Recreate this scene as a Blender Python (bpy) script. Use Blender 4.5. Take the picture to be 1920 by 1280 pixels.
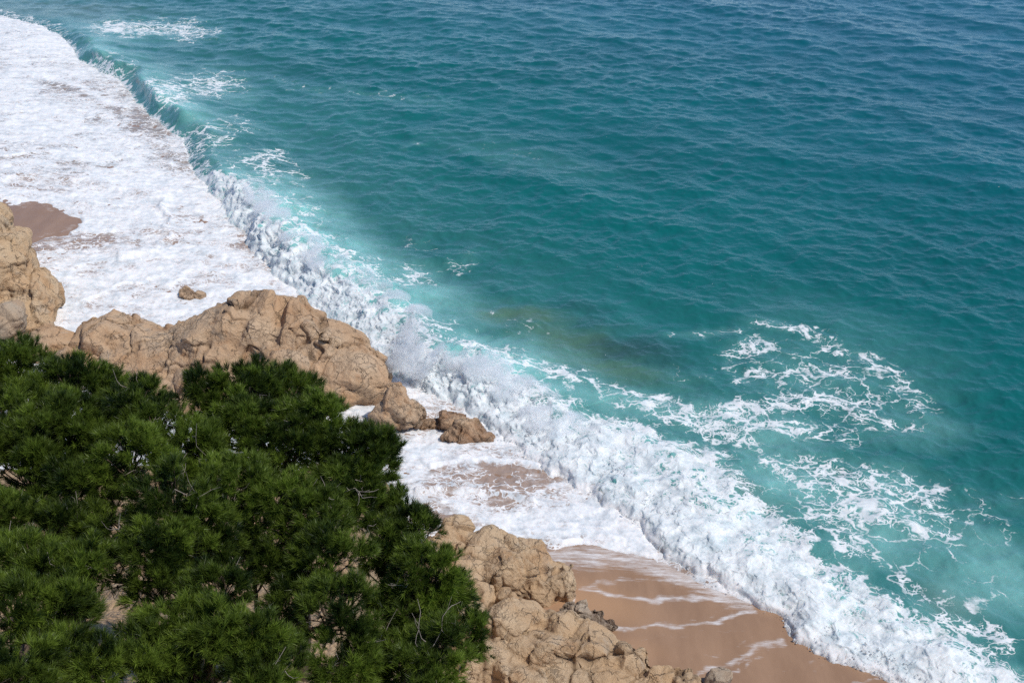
import bpy, bmesh, math, random
import numpy as np
from mathutils import Vector

for o in list(bpy.data.objects):
    bpy.data.objects.remove(o, do_unlink=True)
S = bpy.context.scene
COL = S.collection
rng = np.random.default_rng(7)
random.seed(7)

# ------------------------------------------------------------------ camera, sky, sun, exposure
CAM_H, PITCH, FPX = 28.0, math.radians(27.0), 2318.0      # metres, downward pitch, focal length in 1920-px units
cam = bpy.data.cameras.new('camera')
cam.sensor_width = 36.0
cam.lens = 36.0 * FPX / 1920.0
cam.clip_end = 20000.0
cam_o = bpy.data.objects.new('camera', cam)
COL.objects.link(cam_o)
cam_o.location = (0, 0, CAM_H)
cam_o.rotation_euler = (math.pi / 2 - PITCH, 0, 0)
S.camera = cam_o

SUN_EL, SUN_AZ = math.radians(55), math.radians(113)       # azimuth clockwise from the viewing direction
w = bpy.data.worlds.new('World')
S.world = w
w.use_nodes = True
nt = w.node_tree
bg = nt.nodes['Background']
sky = nt.nodes.new('ShaderNodeTexSky')
sky.sky_type = 'NISHITA'
sky.sun_disc = False
sky.sun_elevation = SUN_EL
sky.sun_rotation = SUN_AZ
sky.air_density = 0.55
sky.dust_density = 0.0
sky.ozone_density = 4.0
nt.links.new(sky.outputs[0], bg.inputs[0])
bg.inputs[1].default_value = 0.15
sl = bpy.data.lights.new('sun', 'SUN')
sl.energy = 3.6
sl.angle = math.radians(0.53)
sl.color = (1.0, 0.955, 0.89)
so = bpy.data.objects.new('sun', sl)
COL.objects.link(so)
sdir = Vector((math.sin(SUN_AZ) * math.cos(SUN_EL), math.cos(SUN_AZ) * math.cos(SUN_EL), math.sin(SUN_EL)))
so.rotation_euler = sdir.to_track_quat('Z', 'Y').to_euler()
so.location = (60, 20, 60)
S.view_settings.view_transform = 'Standard'
S.view_settings.look = 'None'
S.view_settings.exposure = 0.0
S.view_settings.gamma = 1.0
S.cycles.use_denoising = False
S.cycles.max_bounces = 6
S.cycles.diffuse_bounces = 3
S.cycles.glossy_bounces = 3
S.cycles.transmission_bounces = 3
S.cycles.volume_bounces = 6
S.cycles.sample_clamp_indirect = 4.0
S.cycles.sample_clamp_direct = 12.0

# ------------------------------------------------------------------ helpers
SP, CP = math.sin(PITCH), math.cos(PITCH)
def ray(px, py):
    u, v = (px - 960) / FPX, (640 - py) / FPX
    return np.array([u, CP + v * SP, -SP + v * CP])
def at(px, py, z=0.0):
    d = ray(px, py)
    t = (z - CAM_H) / d[2]
    return np.array([0, 0, CAM_H]) + t * d
def at_y(px, py, Y):
    d = ray(px, py)
    t = Y / d[1]
    return np.array([0, 0, CAM_H]) + t * d
def at_d(px, py, D):
    d = ray(px, py)
    return np.array([0, 0, CAM_H]) + D * d / np.linalg.norm(d)
def project(P):
    x, y, z = P[..., 0], P[..., 1], P[..., 2] - CAM_H
    f = y * CP - z * SP
    u = x / f
    v = (y * SP + z * CP) / f
    return 960 + FPX * u, 640 - FPX * v

def mesh_np(name, V, F, mat=None, smooth=True, parent=None, attrs=None, cols=None):
    """one mesh object out of numpy arrays; F is (n,3) or (n,4)"""
    V = np.asarray(V, dtype=np.float32)
    F = np.asarray(F, dtype=np.int32)
    k = F.shape[1]
    me = bpy.data.meshes.new(name)
    me.vertices.add(len(V))
    me.vertices.foreach_set('co', V.ravel())
    me.loops.add(F.size)
    me.loops.foreach_set('vertex_index', F.ravel())
    me.polygons.add(len(F))
    me.polygons.foreach_set('loop_start', np.arange(0, F.size, k, dtype=np.int32))
    me.polygons.foreach_set('loop_total', np.full(len(F), k, dtype=np.int32))
    me.polygons.foreach_set('use_smooth', np.full(len(F), smooth, dtype=bool))
    for an, a in (attrs or {}).items():
        at_ = me.attributes.new(an, 'FLOAT', 'POINT')
        at_.data.foreach_set('value', np.asarray(a, dtype=np.float32).ravel())
    for an, a in (cols or {}).items():
        at_ = me.attributes.new(an, 'FLOAT_COLOR', 'POINT')
        c4 = np.ones((len(V), 4), dtype=np.float32)
        c4[:, :3] = a
        at_.data.foreach_set('color', c4.ravel())
    me.update(calc_edges=True)
    me.validate()
    if mat:
        me.materials.append(mat)
    o = bpy.data.objects.new(name, me)
    COL.objects.link(o)
    if parent is not None:
        o.parent = parent
    return o
def tag(o, label=None, cat=None, group=None, kind=None):
    if label: o['label'] = label
    if cat: o['category'] = cat
    if group: o['group'] = group
    if kind: o['kind'] = kind
    return o

def smooth01(x):
    x = np.clip(x, 0, 1)
    return x * x * (3 - 2 * x)
def sstep(a, b, x):
    return smooth01((x - a) / (b - a))

# gradient noise in numpy
def _hash(ix, iy, iz, seed):
    h = (ix.astype(np.uint32) * np.uint32(374761393) + iy.astype(np.uint32) * np.uint32(668265263)
         + iz.astype(np.uint32) * np.uint32(2147483647 - 58) + np.uint32((seed * 974634777) & 0xFFFFFFFF))
    h = (h ^ (h >> np.uint32(13))) * np.uint32(1274126177)
    h = (h ^ (h >> np.uint32(16))) * np.uint32(2246822519)
    return h ^ (h >> np.uint32(15))
def noise2(x, y, seed=0):
    xi, yi = np.floor(x), np.floor(y)
    fx, fy = (x - xi).astype(np.float32), (y - yi).astype(np.float32)
    xi, yi = xi.astype(np.int64), yi.astype(np.int64)
    ux, uy = fx * fx * fx * (fx * (fx * 6 - 15) + 10), fy * fy * fy * (fy * (fy * 6 - 15) + 10)
    def g(dx, dy):
        h = _hash(xi + dx, yi + dy, np.zeros_like(xi), seed)
        a = (h & np.uint32(0xFFFF)).astype(np.float32) * (2 * np.pi / 65536)
        return np.cos(a) * (fx - dx) + np.sin(a) * (fy - dy)
    a, b, c, d = g(0, 0), g(1, 0), g(0, 1), g(1, 1)
    return 1.5 * ((a + (b - a) * ux) + ((c + (d - c) * ux) - (a + (b - a) * ux)) * uy)
def fbm2(x, y, oct=4, seed=0, gain=0.5):
    s, a = 0, 1.0
    for k in range(oct):
        s = s + a * noise2(x * 2 ** k + 17.3 * k, y * 2 ** k - 9.1 * k, seed + k)
        a *= gain
    return s
def noise3(P, seed=0):
    Pi = np.floor(P)
    f = (P - Pi)
    I = Pi.astype(np.int64)
    u = f * f * f * (f * (f * 6 - 15) + 10)
    r = 0
    for dx in (0, 1):
        for dy in (0, 1):
            for dz in (0, 1):
                h = _hash(I[:, 0] + dx, I[:, 1] + dy, I[:, 2] + dz, seed)
                a = (h & np.uint32(0xFFFF)).astype(np.float64) * (2 * np.pi / 65536)
                z = ((h >> np.uint32(16)) & np.uint32(0xFFFF)).astype(np.float64) / 32768 - 1
                q = np.sqrt(np.maximum(0, 1 - z * z))
                gv = q * np.cos(a) * (f[:, 0] - dx) + q * np.sin(a) * (f[:, 1] - dy) + z * (f[:, 2] - dz)
                wx = u[:, 0] if dx else 1 - u[:, 0]
                wy = u[:, 1] if dy else 1 - u[:, 1]
                wz = u[:, 2] if dz else 1 - u[:, 2]
                r = r + gv * wx * wy * wz
    return 1.6 * r
def fbm3(P, oct=4, seed=0, gain=0.5):
    s, a = 0, 1.0
    for k in range(oct):
        s = s + a * noise3(P * 2 ** k + 11.7 * k, seed + k)
        a *= gain
    return s
def worley3(P, seed=0):
    """cell distances, a number for the nearest cell, and the vector from its centre"""
    I = np.floor(P).astype(np.int64)
    f1 = np.full(len(P), 9.0); f2 = np.full(len(P), 9.0); cid = np.zeros(len(P)); vec = np.zeros(P.shape)
    for dx in (-1, 0, 1):
        for dy in (-1, 0, 1):
            for dz in (-1, 0, 1):
                h = _hash(I[:, 0] + dx, I[:, 1] + dy, I[:, 2] + dz, seed)
                j = np.stack([(h & np.uint32(1023)), (h >> np.uint32(10)) & np.uint32(1023), (h >> np.uint32(20)) & np.uint32(1023)], -1) / 1023.0
                v = P - (I + np.array([dx, dy, dz]) + j)
                d = np.sqrt((v * v).sum(1))
                m = d < f1
                f2 = np.where(m, f1, np.minimum(f2, d))
                cid = np.where(m, j[:, 0], cid)
                vec = np.where(m[:, None], v, vec)
                f1 = np.where(m, d, f1)
    return f1, f2, cid, vec
def poly_sd(px, py, poly):
    """signed distance to a closed polygon, positive inside"""
    d2 = np.full(px.shape, 1e12)
    ins = np.zeros(px.shape, bool)
    n = len(poly)
    for i in range(n):
        ax, ay = poly[i]; bx, by = poly[(i + 1) % n]
        ex, ey = bx - ax, by - ay
        t = np.clip(((px - ax) * ex + (py - ay) * ey) / (ex * ex + ey * ey), 0, 1)
        d2 = np.minimum(d2, (px - ax - t * ex) ** 2 + (py - ay - t * ey) ** 2)
        c = ((ay > py) != (by > py)) & (px < ex * (py - ay) / (ey if abs(ey) > 1e-9 else 1e-9) + ax)
        ins ^= c
    d = np.sqrt(d2)
    return np.where(ins, d, -d)
def line_d(px, py, pts):
    d2 = np.full(px.shape, 1e12)
    for (ax, ay), (bx, by) in zip(pts[:-1], pts[1:]):
        ex, ey = bx - ax, by - ay
        t = np.clip(((px - ax) * ex + (py - ay) * ey) / (ex * ex + ey * ey), 0, 1)
        d2 = np.minimum(d2, (px - ax - t * ex) ** 2 + (py - ay - t * ey) ** 2)
    return np.sqrt(d2)

# node helper
class N:
    def __init__(s, name):
        s.m = bpy.data.materials.new(name)
        s.m.use_nodes = True
        s.t = s.m.node_tree
        s.t.nodes.clear()
        s.out = s.t.nodes.new('ShaderNodeOutputMaterial')
    def n(s, typ, inputs=None, **kw):
        nd = s.t.nodes.new(typ)
        for k, v in kw.items():
            setattr(nd, k, v)
        for k, v in (inputs or {}).items():
            if isinstance(v, bpy.types.NodeSocket):
                s.t.links.new(v, nd.inputs[k])
            else:
                nd.inputs[k].default_value = v
        return nd
    def math(s, op, a, b=None, c=None, clamp=False):
        d = {0: a}
        if b is not None: d[1] = b
        if c is not None: d[2] = c
        return s.n('ShaderNodeMath', d, operation=op, use_clamp=clamp).outputs[0]
    def mixc(s, f, a, b):
        nd = s.n('ShaderNodeMix', data_type='RGBA')
        for i, v in ((0, f), (6, a), (7, b)):
            if isinstance(v, bpy.types.NodeSocket): s.t.links.new(v, nd.inputs[i])
            else: nd.inputs[i].default_value = v if i == 0 else (*v, 1)
        return nd.outputs[2]
    def attr(s, name, out='Fac'):
        return s.n('ShaderNodeAttribute', attribute_name=name).outputs[out]
    def map(s, v, a, b, c=0.0, d=1.0, smooth=True):
        return s.n('ShaderNodeMapRange', {0: v, 1: a, 2: b, 3: c, 4: d}, interpolation_type='SMOOTHSTEP' if smooth else 'LINEAR').outputs[0]
    def noise(s, vec, scale, detail=4, rough=0.5, out=0, typ='FBM', dist=0.0):
        return s.n('ShaderNodeTexNoise', {'Vector': vec, 'Scale': scale, 'Detail': detail, 'Roughness': rough, 'Distortion': dist}, noise_type=typ).outputs[out]
    def voro(s, vec, scale, feature='DISTANCE_TO_EDGE', out='Distance'):
        return s.n('ShaderNodeTexVoronoi', {'Vector': vec, 'Scale': scale}, feature=feature).outputs[out]
    def done(s, shader):
        s.t.links.new(shader, s.out.inputs[0])
        return s.m

# ------------------------------------------------------------------ the breaker: foot line (px, py, height, front width, foam on the front)
BREAK = [(-500, -150, .05, 1.5, .3), (-150, -20, .06, 1.5, .3), (0, 28, .08, 1.5, .35), (80, 48, .15, 1.4, .35), (118, 70, .5, 1.1, .3),
         (135, 92, 1.0, 1.0, .12), (150, 113, 1.15, 1.0, .15), (190, 136, 1.0, 1.1, .5), (222, 146, 1.0, 1.0, .25), (240, 172, 1.25, 1.0, .10),
         (270, 206, 1.3, 1.0, .10), (310, 238, 1.2, 1.0, .16), (343, 258, .95, 1.1, .26), (352, 288, .75, 1.2, .35), (356, 318, .85, 1.1, .35),
         (380, 346, 1.15, 1.1, .6), (412, 374, 1.4, 1.2, .9), (440, 411, 1.55, 1.2, 1.), (468, 450, 1.6, 1.2, 1.), (490, 488, 1.6, 1.2, 1.),
         (535, 525, 1.55, 1.3, 1.), (570, 560, 1.4, 1.5, 1.), (612, 592, 1.3, 1.6, 1.), (650, 622, 1.2, 1.6, 1.), (690, 658, 1.0, 1.5, 1.),
         (722, 690, .95, 1.4, .95), (750, 712, 1.3, 1.3, 1.), (790, 730, 1.6, 1.3, 1.), (850, 750, 1.5, 1.3, 1.), (900, 780, 1.05, 1.4, 1.),
         (945, 828, .75, 1.4, 1.), (1010, 862, .6, 1.2, 1.), (1090, 905, .6, 1.0, 1.), (1140, 950, .6, .9, 1.), (1200, 988, .6, .9, 1.),
         (1255, 1035, .55, .8, 1.), (1310, 1082, .5, .7, 1.), (1400, 1124, .4, .6, 1.), (1470, 1152, .38, .6, 1.), (1482, 1190, .38, .6, 1.),
         (1560, 1232, .38, .6, 1.), (1645, 1262, .38, .6, 1.), (1720, 1300, .38, .6, 1.), (2000, 1430, .4, .8, 1.), (2400, 1600, .4, .8, 1.)]
def wave_width(p):
    if p[0] > 930: return p[3] * 1.9 + .3
    return p[3] * (2.1 if p[4] < .3 else 1.5 + .9 * (p[4] - .3))
BW = np.array([[*at(p[0], p[1], 0.1)[:2], p[2] * ((.86 if p[4] < .4 else .74) if p[0] < 930 else .72), wave_width(p), p[4]] for p in BREAK])
def to_break(x, y):
    """signed distance to the foot line (positive out to sea), and the wave's height, front width, foam and the place along it"""
    d2 = np.full(x.shape, 1e12); sg = np.ones(x.shape); hh = np.zeros(x.shape); ww = np.ones(x.shape); ff = np.zeros(x.shape); ss = np.zeros(x.shape)
    s0 = 0.0
    for i in range(len(BW) - 1):
        a, b = BW[i], BW[i + 1]
        ex, ey = b[0] - a[0], b[1] - a[1]
        L = math.hypot(ex, ey)
        t = np.clip(((x - a[0]) * ex + (y - a[1]) * ey) / (L * L), 0, 1)
        qx, qy = x - a[0] - t * ex, y - a[1] - t * ey
        q = qx * qx + qy * qy
        m = q < d2
        cr = ex * qy - ey * qx
        d2 = np.where(m, q, d2)
        sg = np.where(m, np.where(cr > 0, 1.0, -1.0), sg)
        hh = np.where(m, a[2] + t * (b[2] - a[2]), hh)
        ww = np.where(m, a[3] + t * (b[3] - a[3]), ww)
        ff = np.where(m, a[4] + t * (b[4] - a[4]), ff)
        ss = np.where(m, s0 + t * L, ss)
        s0 += L
    return np.sqrt(d2) * sg, hh, ww, ff, ss
NX, NY = -0.845, -0.535         # the way the breaker travels (towards the beach)
def land(d):
    """height of the sand as a function of the distance to the foot line"""
    return np.where(d < 0, 0.05 * np.minimum(-d, 30), -0.12 * np.minimum(d, 40)) - 0.02

# ------------------------------------------------------------------ polar grids round the camera's foot (finer where nearer)
def polar(az, dist):
    A, D = np.meshgrid(az, dist)
    X, Y = D * np.sin(A), D * np.cos(A)
    nr, nc = A.shape
    idx = np.arange(nr * nc, dtype=np.int32).reshape(nr, nc)
    F = np.stack([idx[:-1, :-1], idx[:-1, 1:], idx[1:, 1:], idx[1:, :-1]], -1).reshape(-1, 4)
    return X.ravel(), Y.ravel(), F
def azs(n):
    R = math.radians
    return np.concatenate([np.linspace(R(-75), R(-30), n // 10, endpoint=False), np.linspace(R(-30), R(30), n, endpoint=False), np.linspace(R(30), R(75), n // 10)])
def dists(n):
    dep = np.linspace(math.radians(47), math.radians(10.6), n)
    d = CAM_H / np.tan(dep)
    return np.concatenate([np.linspace(6, d[0], 30, endpoint=False), d, d[-1] * np.geomspace(1.02, 60, 90)])

# ------------------------------------------------------------------ the sea
def ocean_tile(L, n, wind_deg, lam_peak, spread, rms_slope, seed, lam_min):
    """periodic random wave field from a directional spectrum: height and horizontal push"""
    r = np.random.default_rng(seed)
    k1 = np.fft.fftfreq(n, L / n) * 2 * np.pi
    KX, KY = np.meshgrid(k1, k1)
    K = np.hypot(KX, KY); K[0, 0] = 1e-6
    kp = 2 * np.pi / lam_peak
    sp = K ** -4.0 * np.exp(-1.25 * (kp / K) ** 2) * np.exp(-(K * lam_min / (2 * np.pi)) ** 2)
    th = np.arctan2(KY, KX) - math.radians(wind_deg)
    sp *= (np.abs(np.cos(th / 2)) ** (2 * spread))
    sp[0, 0] = 0
    H = np.sqrt(sp) * (r.normal(size=K.shape) + 1j * r.normal(size=K.shape))
    h = np.fft.ifft2(H)
    sx = np.real(np.fft.ifft2(1j * KX * H)); sy = np.real(np.fft.ifft2(1j * KY * H))
    g = rms_slope / math.sqrt((sx ** 2 + sy ** 2).mean())
    dx = np.real(np.fft.ifft2(1j * KX / K * H)); dy = np.real(np.fft.ifft2(1j * KY / K * H))
    return [np.real(h) * g, dx * g, dy * g], L, n
def sample(tile, x, y, rot=0.0):
    maps, L, n = tile
    c, s = math.cos(rot), math.sin(rot)
    u, v = ((c * x + s * y) / L * n) % n, ((-s * x + c * y) / L * n) % n
    i, j = np.floor(u).astype(int), np.floor(v).astype(int)
    fu, fv = u - i, v - j
    i %= n; j %= n
    i2, j2 = (i + 1) % n, (j + 1) % n
    r = [m[j, i] * (1 - fu) * (1 - fv) + m[j, i2] * fu * (1 - fv) + m[j2, i] * (1 - fu) * fv + m[j2, i2] * fu * fv for m in maps]
    return r[0], c * r[1] - s * r[2], s * r[1] + c * r[2]

SAND_RIGHT = [(940, 1046), (1020, 1036), (1090, 1022), (1180, 1040), (1250, 1062), (1310, 1092), (1400, 1128), (1468, 1156), (1480, 1194), (1560, 1238), (1650, 1272), (1760, 1330), (1500, 1600), (300, 1600), (300, 1075), (850, 1070)]
SAND_LEFT = [(-40, 378), (40, 380), (90, 387), (140, 405), (160, 418), (120, 438), (70, 447), (30, 462), (-40, 470)]
WHITE = [(880, 690), (950, 705), (1000, 745), (1080, 768), (1200, 790), (1290, 838), (1370, 884), (1440, 935), (1490, 990), (1545, 1040), (1610, 1095), (1690, 1150), (1780, 1200), (1860, 1240), (1960, 1285), (2100, 1400),
         (1760, 1400), (1640, 1262), (1560, 1232), (1482, 1190), (1470, 1152), (1400, 1124), (1310, 1082), (1255, 1035), (1200, 988), (1140, 950), (1090, 905), (1010, 862), (945, 828), (890, 775)]
BACK = [(148, 62), (180, 95), (215, 120), (245, 132), (275, 165), (330, 215), (352, 240), (372, 290), (430, 312), (462, 348), (492, 384), (522, 432), (560, 468), (612, 494), (655, 526), (700, 565), (740, 600), (800, 640), (860, 655), (910, 680), (960, 700)]
# patches of old foam out on the water: px, py, rx, ry, rotation, amount
PATCH = [(1550, 720, 210, 85, .25, .46), (1640, 950, 240, 95, .35, .46), (1400, 780, 180, 50, .1, .44), (1800, 1150, 120, 50, .5, .42), (250, 55, 110, 22, -.05, .62), (345, 55, 75, 24, .15, .62), (390, 165, 85, 32, -.1, .6), (330, 190, 55, 40, .5, .6), (440, 245, 60, 28, -.2, .45), (400, 270, 70, 30, .2, .5),
         (500, 305, 70, 24, -.15, .55), (540, 330, 60, 30, .2, .4), (570, 410, 60, 40, .5, .5), (500, 330, 50, 30, .3, .55), (620, 470, 60, 30, .4, .45), (700, 520, 90, 35, .4, .55),
         (790, 525, 60, 30, .2, .5), (860, 495, 55, 22, -.4, .42), (640, 500, 60, 30, .5, .6), (930, 590, 80, 14, .15, .3), (985, 620, 55, 26, .3, .36),
         (770, 268, 25, 6, 0, .4), (720, 180, 130, 9, .14, .36), (560, 160, 80, 10, .3, .34), (780, 460, 60, 16, .1, .34), (960, 290, 160, 22, .2, .27),
         (1000, 700, 110, 30, .25, .62), (1090, 720, 110, 26, .2, .5), (1160, 740, 90, 24, .1, .5), (1230, 760, 110, 26, .1, .6), (1260, 700, 80, 22, .2, .34),
         (1330, 625, 100, 14, -.08, .43), (1450, 610, 60, 16, .1, .48), (1510, 622, 70, 18, .2, .56), (1560, 650, 55, 26, .6, .55), (1405, 655, 55, 22, -.15, .6), (1380, 690, 35, 28, 1.0, .5),
         (1420, 705, 60, 16, -.2, .55), (1480, 700, 60, 28, -.3, .5), (1570, 695, 80, 22, .2, .6), (1640, 680, 70, 22, .3, .55), (1700, 725, 70, 22, .5, .55), (1720, 760, 60, 16, .2, .5),
         (1560, 750, 120, 30, .1, .6), (1450, 760, 110, 26, -.1, .66), (1360, 775, 90, 26, 0, .66), (1620, 780, 110, 24, .15, .55), (1560, 810, 90, 26, 0, .5), (1330, 800, 130, 26, .2, .72), (1440, 800, 110, 20, .1, .66),
         (1500, 890, 110, 36, .5, .6), (1600, 900, 110, 40, .2, .66), (1690, 910, 90, 36, .3, .6), (1760, 940, 70, 40, .7, .6), (1640, 960, 110, 40, .2, .66), (1560, 960, 90, 50, .5, .66), (1730, 990, 90, 30, .3, .6),
         (1600, 1020, 70, 36, .6, .58), (1840, 960, 70, 40, .6, .4), (1860, 1000, 60, 24, .2, .42), (1900, 940, 40, 30, .2, .36), (1700, 1060, 60, 30, .3, .45), (1720, 1110, 70, 26, .5, .6),
         (1800, 1170, 80, 24, .45, .62), (1870, 1200, 70, 26, .5, .66), (1860, 1110, 90, 60, .5, .34), (1780, 1040, 60, 30, .5, .4)]
# milky, air-filled water: px, py, rx, ry, rotation, amount
MILK = [(1850, 1085, 150, 80, .4, .6), (1690, 1000, 210, 85, .35, .5), (1450, 860, 200, 60, .35, .45), (1560, 720, 200, 80, .2, .26), (880, 670, 120, 45, .4, .75), (520, 400, 90, 50, .95, .55), (560, 470, 120, 40, .6, .6), (430, 300, 70, 40, .3, .35), (1000, 720, 150, 45, .3, .6), (1200, 770, 160, 40, .2, .55), (1400, 800, 170, 50, .2, .5),
        (1480, 910, 130, 70, .5, .6), (1640, 940, 150, 70, .3, .55), (1640, 1010, 130, 60, .4, .5), (1790, 1030, 150, 60, .35, .55), (1700, 800, 110, 40, .1, .28), (1560, 1060, 80, 60, .6, .5), (1880, 1070, 90, 50, .3, .4),
        (240, 60, 130, 26, 0, .4), (390, 170, 100, 45, 0, .35), (700, 570, 120, 50, .5, .5), (1760, 1160, 130, 40, .5, .4), (1600, 640, 200, 60, .3, .12)]

def splat(px, py, lst):
    r = np.zeros(px.shape, np.float32)
    for (cx, cy, rx, ry, ro, am) in lst:
        c, s = math.cos(ro), math.sin(ro)
        ex = max(rx, ry) * 2.2
        m = np.nonzero((np.abs(px - cx) < ex) & (np.abs(py - cy) < ex))[0]
        dx, dy = px[m] - cx, py[m] - cy
        q = ((c * dx + s * dy) / rx) ** 2 + ((-s * dx + c * dy) / ry) ** 2
        r[m] = np.maximum(r[m], am * np.exp(-0.75 * q ** 1.4))
    return r

def build_sea(ncol, nrow):
    x, y, F = polar(azs(ncol), dists(nrow))
    d, hb, wb, fb, sb = to_break(x, y)
    far = np.hypot(x, y)
    # ragged foot line
    jag = fbm2(x * 0.3, y * 0.3, 3, 3) * 0.45 * (.4 + .6 * fb) + fbm2(x * 1.3, y * 1.3, 3, 9) * 0.22 * fb ** 2
    d = d + jag * sstep(-6, -1, d) * sstep(9, 3, d)
    lev = np.where(d < 0, land(d), 0.0)
    P0 = np.stack([x, y, lev], -1)
    px, py = project(P0)
    wob = fbm2(x * 0.5, y * 0.5, 4, 21)
    wpx, wpy = px + 22 * wob, py + 9 * fbm2(x * 0.5 + 40, y * 0.5, 4, 22)

    # --- height: wind sea and swell, calmer in the surf
    chop = ocean_tile(36.0, 512, 240, 2.2, 1.5, 0.162, 11, 0.20)
    mid = ocean_tile(83.0, 512, 226, 6.0, 2.5, 0.082, 12, 0.8)
    swell = ocean_tile(217.0, 256, 212, 22.0, 8, 0.036, 13, 3.0)
    h1, a1, b1 = sample(chop, x, y); h2, a2, b2 = sample(mid, x, y, .3); h3, a3, b3 = sample(swell, x, y, .1)
    gust = (.88 - .30 * sstep(55, 130, far)) + 0.35 * fbm2(x * .035, y * .05, 3, 31)
    calm = sstep(-1.0, 9.0, d) * (1 - 0.75 * sstep(400, 1500, far)) * np.where(far > 200, sstep(1200, 300, far), 1)
    z = lev + calm * (h1 * gust + h2 + h3)
    dx, dy = calm * .75 * (a1 * gust + a2 + a3), calm * .75 * (b1 * gust + b2 + b3)

    # --- the breaker
    hv = hb * (1 + (0.24 + .12 * fb) * fbm2(x * .3, y * .3 + 3.3, 3, 41)) * np.where(far < 160, 1, 0)
    u = d / wb
    front = np.where(u < 0, 0, (np.clip(u, 0, 1) ** (1.35 - .35 * fb) * (1 - .35 * np.clip(u, 0, 1) ** 2) / .65))
    step = .10 * fb * sstep(0, .12, d) * np.exp(-np.maximum(d - .5, 0) / 1.5)
    rear = np.exp(-np.maximum(u - 1, 0) * wb / 3.8) * sstep(8.5, 3.0, d)
    zb = hv * front * rear * np.where(d > -.5, 1, 0)
    z = z + zb + step
    lean = (.62 - .35 * fb) * hv * front ** 2 * np.exp(-np.maximum(u - 1, 0) * 1.1) * sstep(0.5, 1.1, hv)
    dx += NX * lean; dy += NY * lean

    # --- foam cover
    wsd = poly_sd(px + 34 * wob, py + 22 * fbm2(x * .35 + 9, y * .35, 4, 23), WHITE)
    white = sstep(-45, 40, wsd) * np.where(d > -0.3, 1, 0)
    pat = splat(wpx, wpy, PATCH)
    foam = .84 * pat
    dback = line_d(wpx, wpy, BACK)
    behind = np.where(d > 0, 1, 0) * sstep(8, 0, np.maximum(d - wb, 0)) * sstep(90, 0, dback)
    behind *= sstep(0.15, .7, hb) * (0.35 + 0.65 * fb)
    foam = np.maximum(foam, behind * (.5 + .2 * wob))
    up = u + .22 * fbm2(x * .8, y * .8, 3, 56) * (d > 0)
    onfront = np.where((d > -.35) & (up < 1.3), 1, 0) * sstep(1.0, .52, up)
    foam = np.where(onfront > 0, np.maximum(foam, onfront * (.04 + 1.15 * fb)), foam)
    inner = .80 + .36 * fbm2(x * .35, y * .35, 4, 55) + .5 * sstep(3.2, 0, d)
    foam = np.maximum(foam, .62 * sstep(.42, .0, up) * np.where(d > -.35, 1, 0) * sstep(.3, .7, hb))
    foam = np.maximum(foam, white * inner)
    # swash on the beach side
    thin = d < 0
    sandm = np.maximum(sstep(-10, 10, poly_sd(px + 10 * wob, py + 5 * wob, SAND_RIGHT)), sstep(-8, 8, poly_sd(wpx, wpy, SAND_LEFT)))
    sw = 0.87 + 0.26 * fbm2(x * .13, y * .2, 3, 51) + 0.10 * fbm2(x * .9, y * .35, 3, 52)
    sw -= splat(px, py, [(970, 895, 110, 28, .1, .30), (1050, 890, 45, 22, .2, .22), (930, 945, 90, 10, .1, .2), (270, 225, 80, 40, .7, .34), (320, 300, 50, 30, .5, .26), (200, 190, 110, 40, .3, .12), (470, 440, 30, 50, .9, .3),
                         (330, 480, 160, 25, .1, .1), (190, 500, 120, 18, .1, .1), (30, 340, 90, 16, .2, .22), (100, 330, 50, 16, .2, .2), (100, 460, 120, 14, -.1, .2), (1120, 1050, 150, 16, .1, .5), (860, 975, 80, 16, .4, .3), (810, 970, 40, 30, .4, .4)])
    ridge = np.exp(-(line_d(wpx, wpy, [(-20, 345), (60, 328), (150, 335), (230, 356), (300, 372), (325, 410), (318, 445), (290, 468), (230, 480)]) / 9) ** 2) + np.exp(-(line_d(px, py, [(780, 922), (870, 920), (960, 930), (1000, 940)]) / 4) ** 2)
    for pts in ([(-20, 462), (50, 446), (130, 432), (210, 436)], [(40, 524), (160, 505), (280, 476), (380, 470), (440, 492)], [(150, 566), (270, 530), (400, 514), (520, 528)], [(-20, 292), (80, 284), (170, 300), (240, 296)],
                [(-20, 210), (60, 200), (130, 222), (190, 216)], [(60, 140), (140, 160), (220, 200)], [(790, 870), (900, 862), (1000, 872), (1090, 905)], [(800, 985), (900, 996), (1030, 1000), (1160, 1010)], [(860, 1015), (960, 1006), (1100, 1022)]):
        lx, ly = px + 26 * wob, py + 9 * wob
        g = np.exp(-(line_d(lx, ly, pts) / 4.5) ** 2)
        sw = sw + .34 * g - .20 * np.exp(-(line_d(lx, ly - 11, pts) / 8) ** 2)
        ridge = np.maximum(ridge, .35 * g)
    sw = np.maximum(sw, 1.1 * np.clip(ridge - .4, 0, 1))
    foam = np.where(thin, sw, foam)
    T = 0.05 + 0.05 * fbm2(x * .8, y * .8, 3, 61) + 0.17 * np.clip(ridge, 0, 1) + 0.03 * sstep(.6, 1, sw)
    T = T * (1 - sandm) - 0.12 * sandm
    z = np.where(thin, lev + np.maximum(T, -.12), z)
    # whitewater and foam lumps
    bump = np.clip(np.maximum(1.0 * white, onfront * fb), 0, 1) * sstep(.0, .5, d)
    bil = np.abs(noise2(x * 1.15, y * 1.15, 71)) * .55 + np.abs(noise2(x * 2.6, y * 2.6, 72)) * .3 + np.abs(noise2(x * 6, y * 6, 73)) * .14 + .06 * noise2(x * 12, y * 12, 74)
    bil2 = fbm2(x * .45, y * .45, 3, 75)
    amp = .24 + .06 * sstep(.5, 1.3, hb)
    flat_ = sstep(.7, 1.5, u)
    z += bump * (amp * (0.45 - bil) * (.35 + .65 * sstep(6, 1, d)) * flat_ + .20 * bil2 * white)
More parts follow.
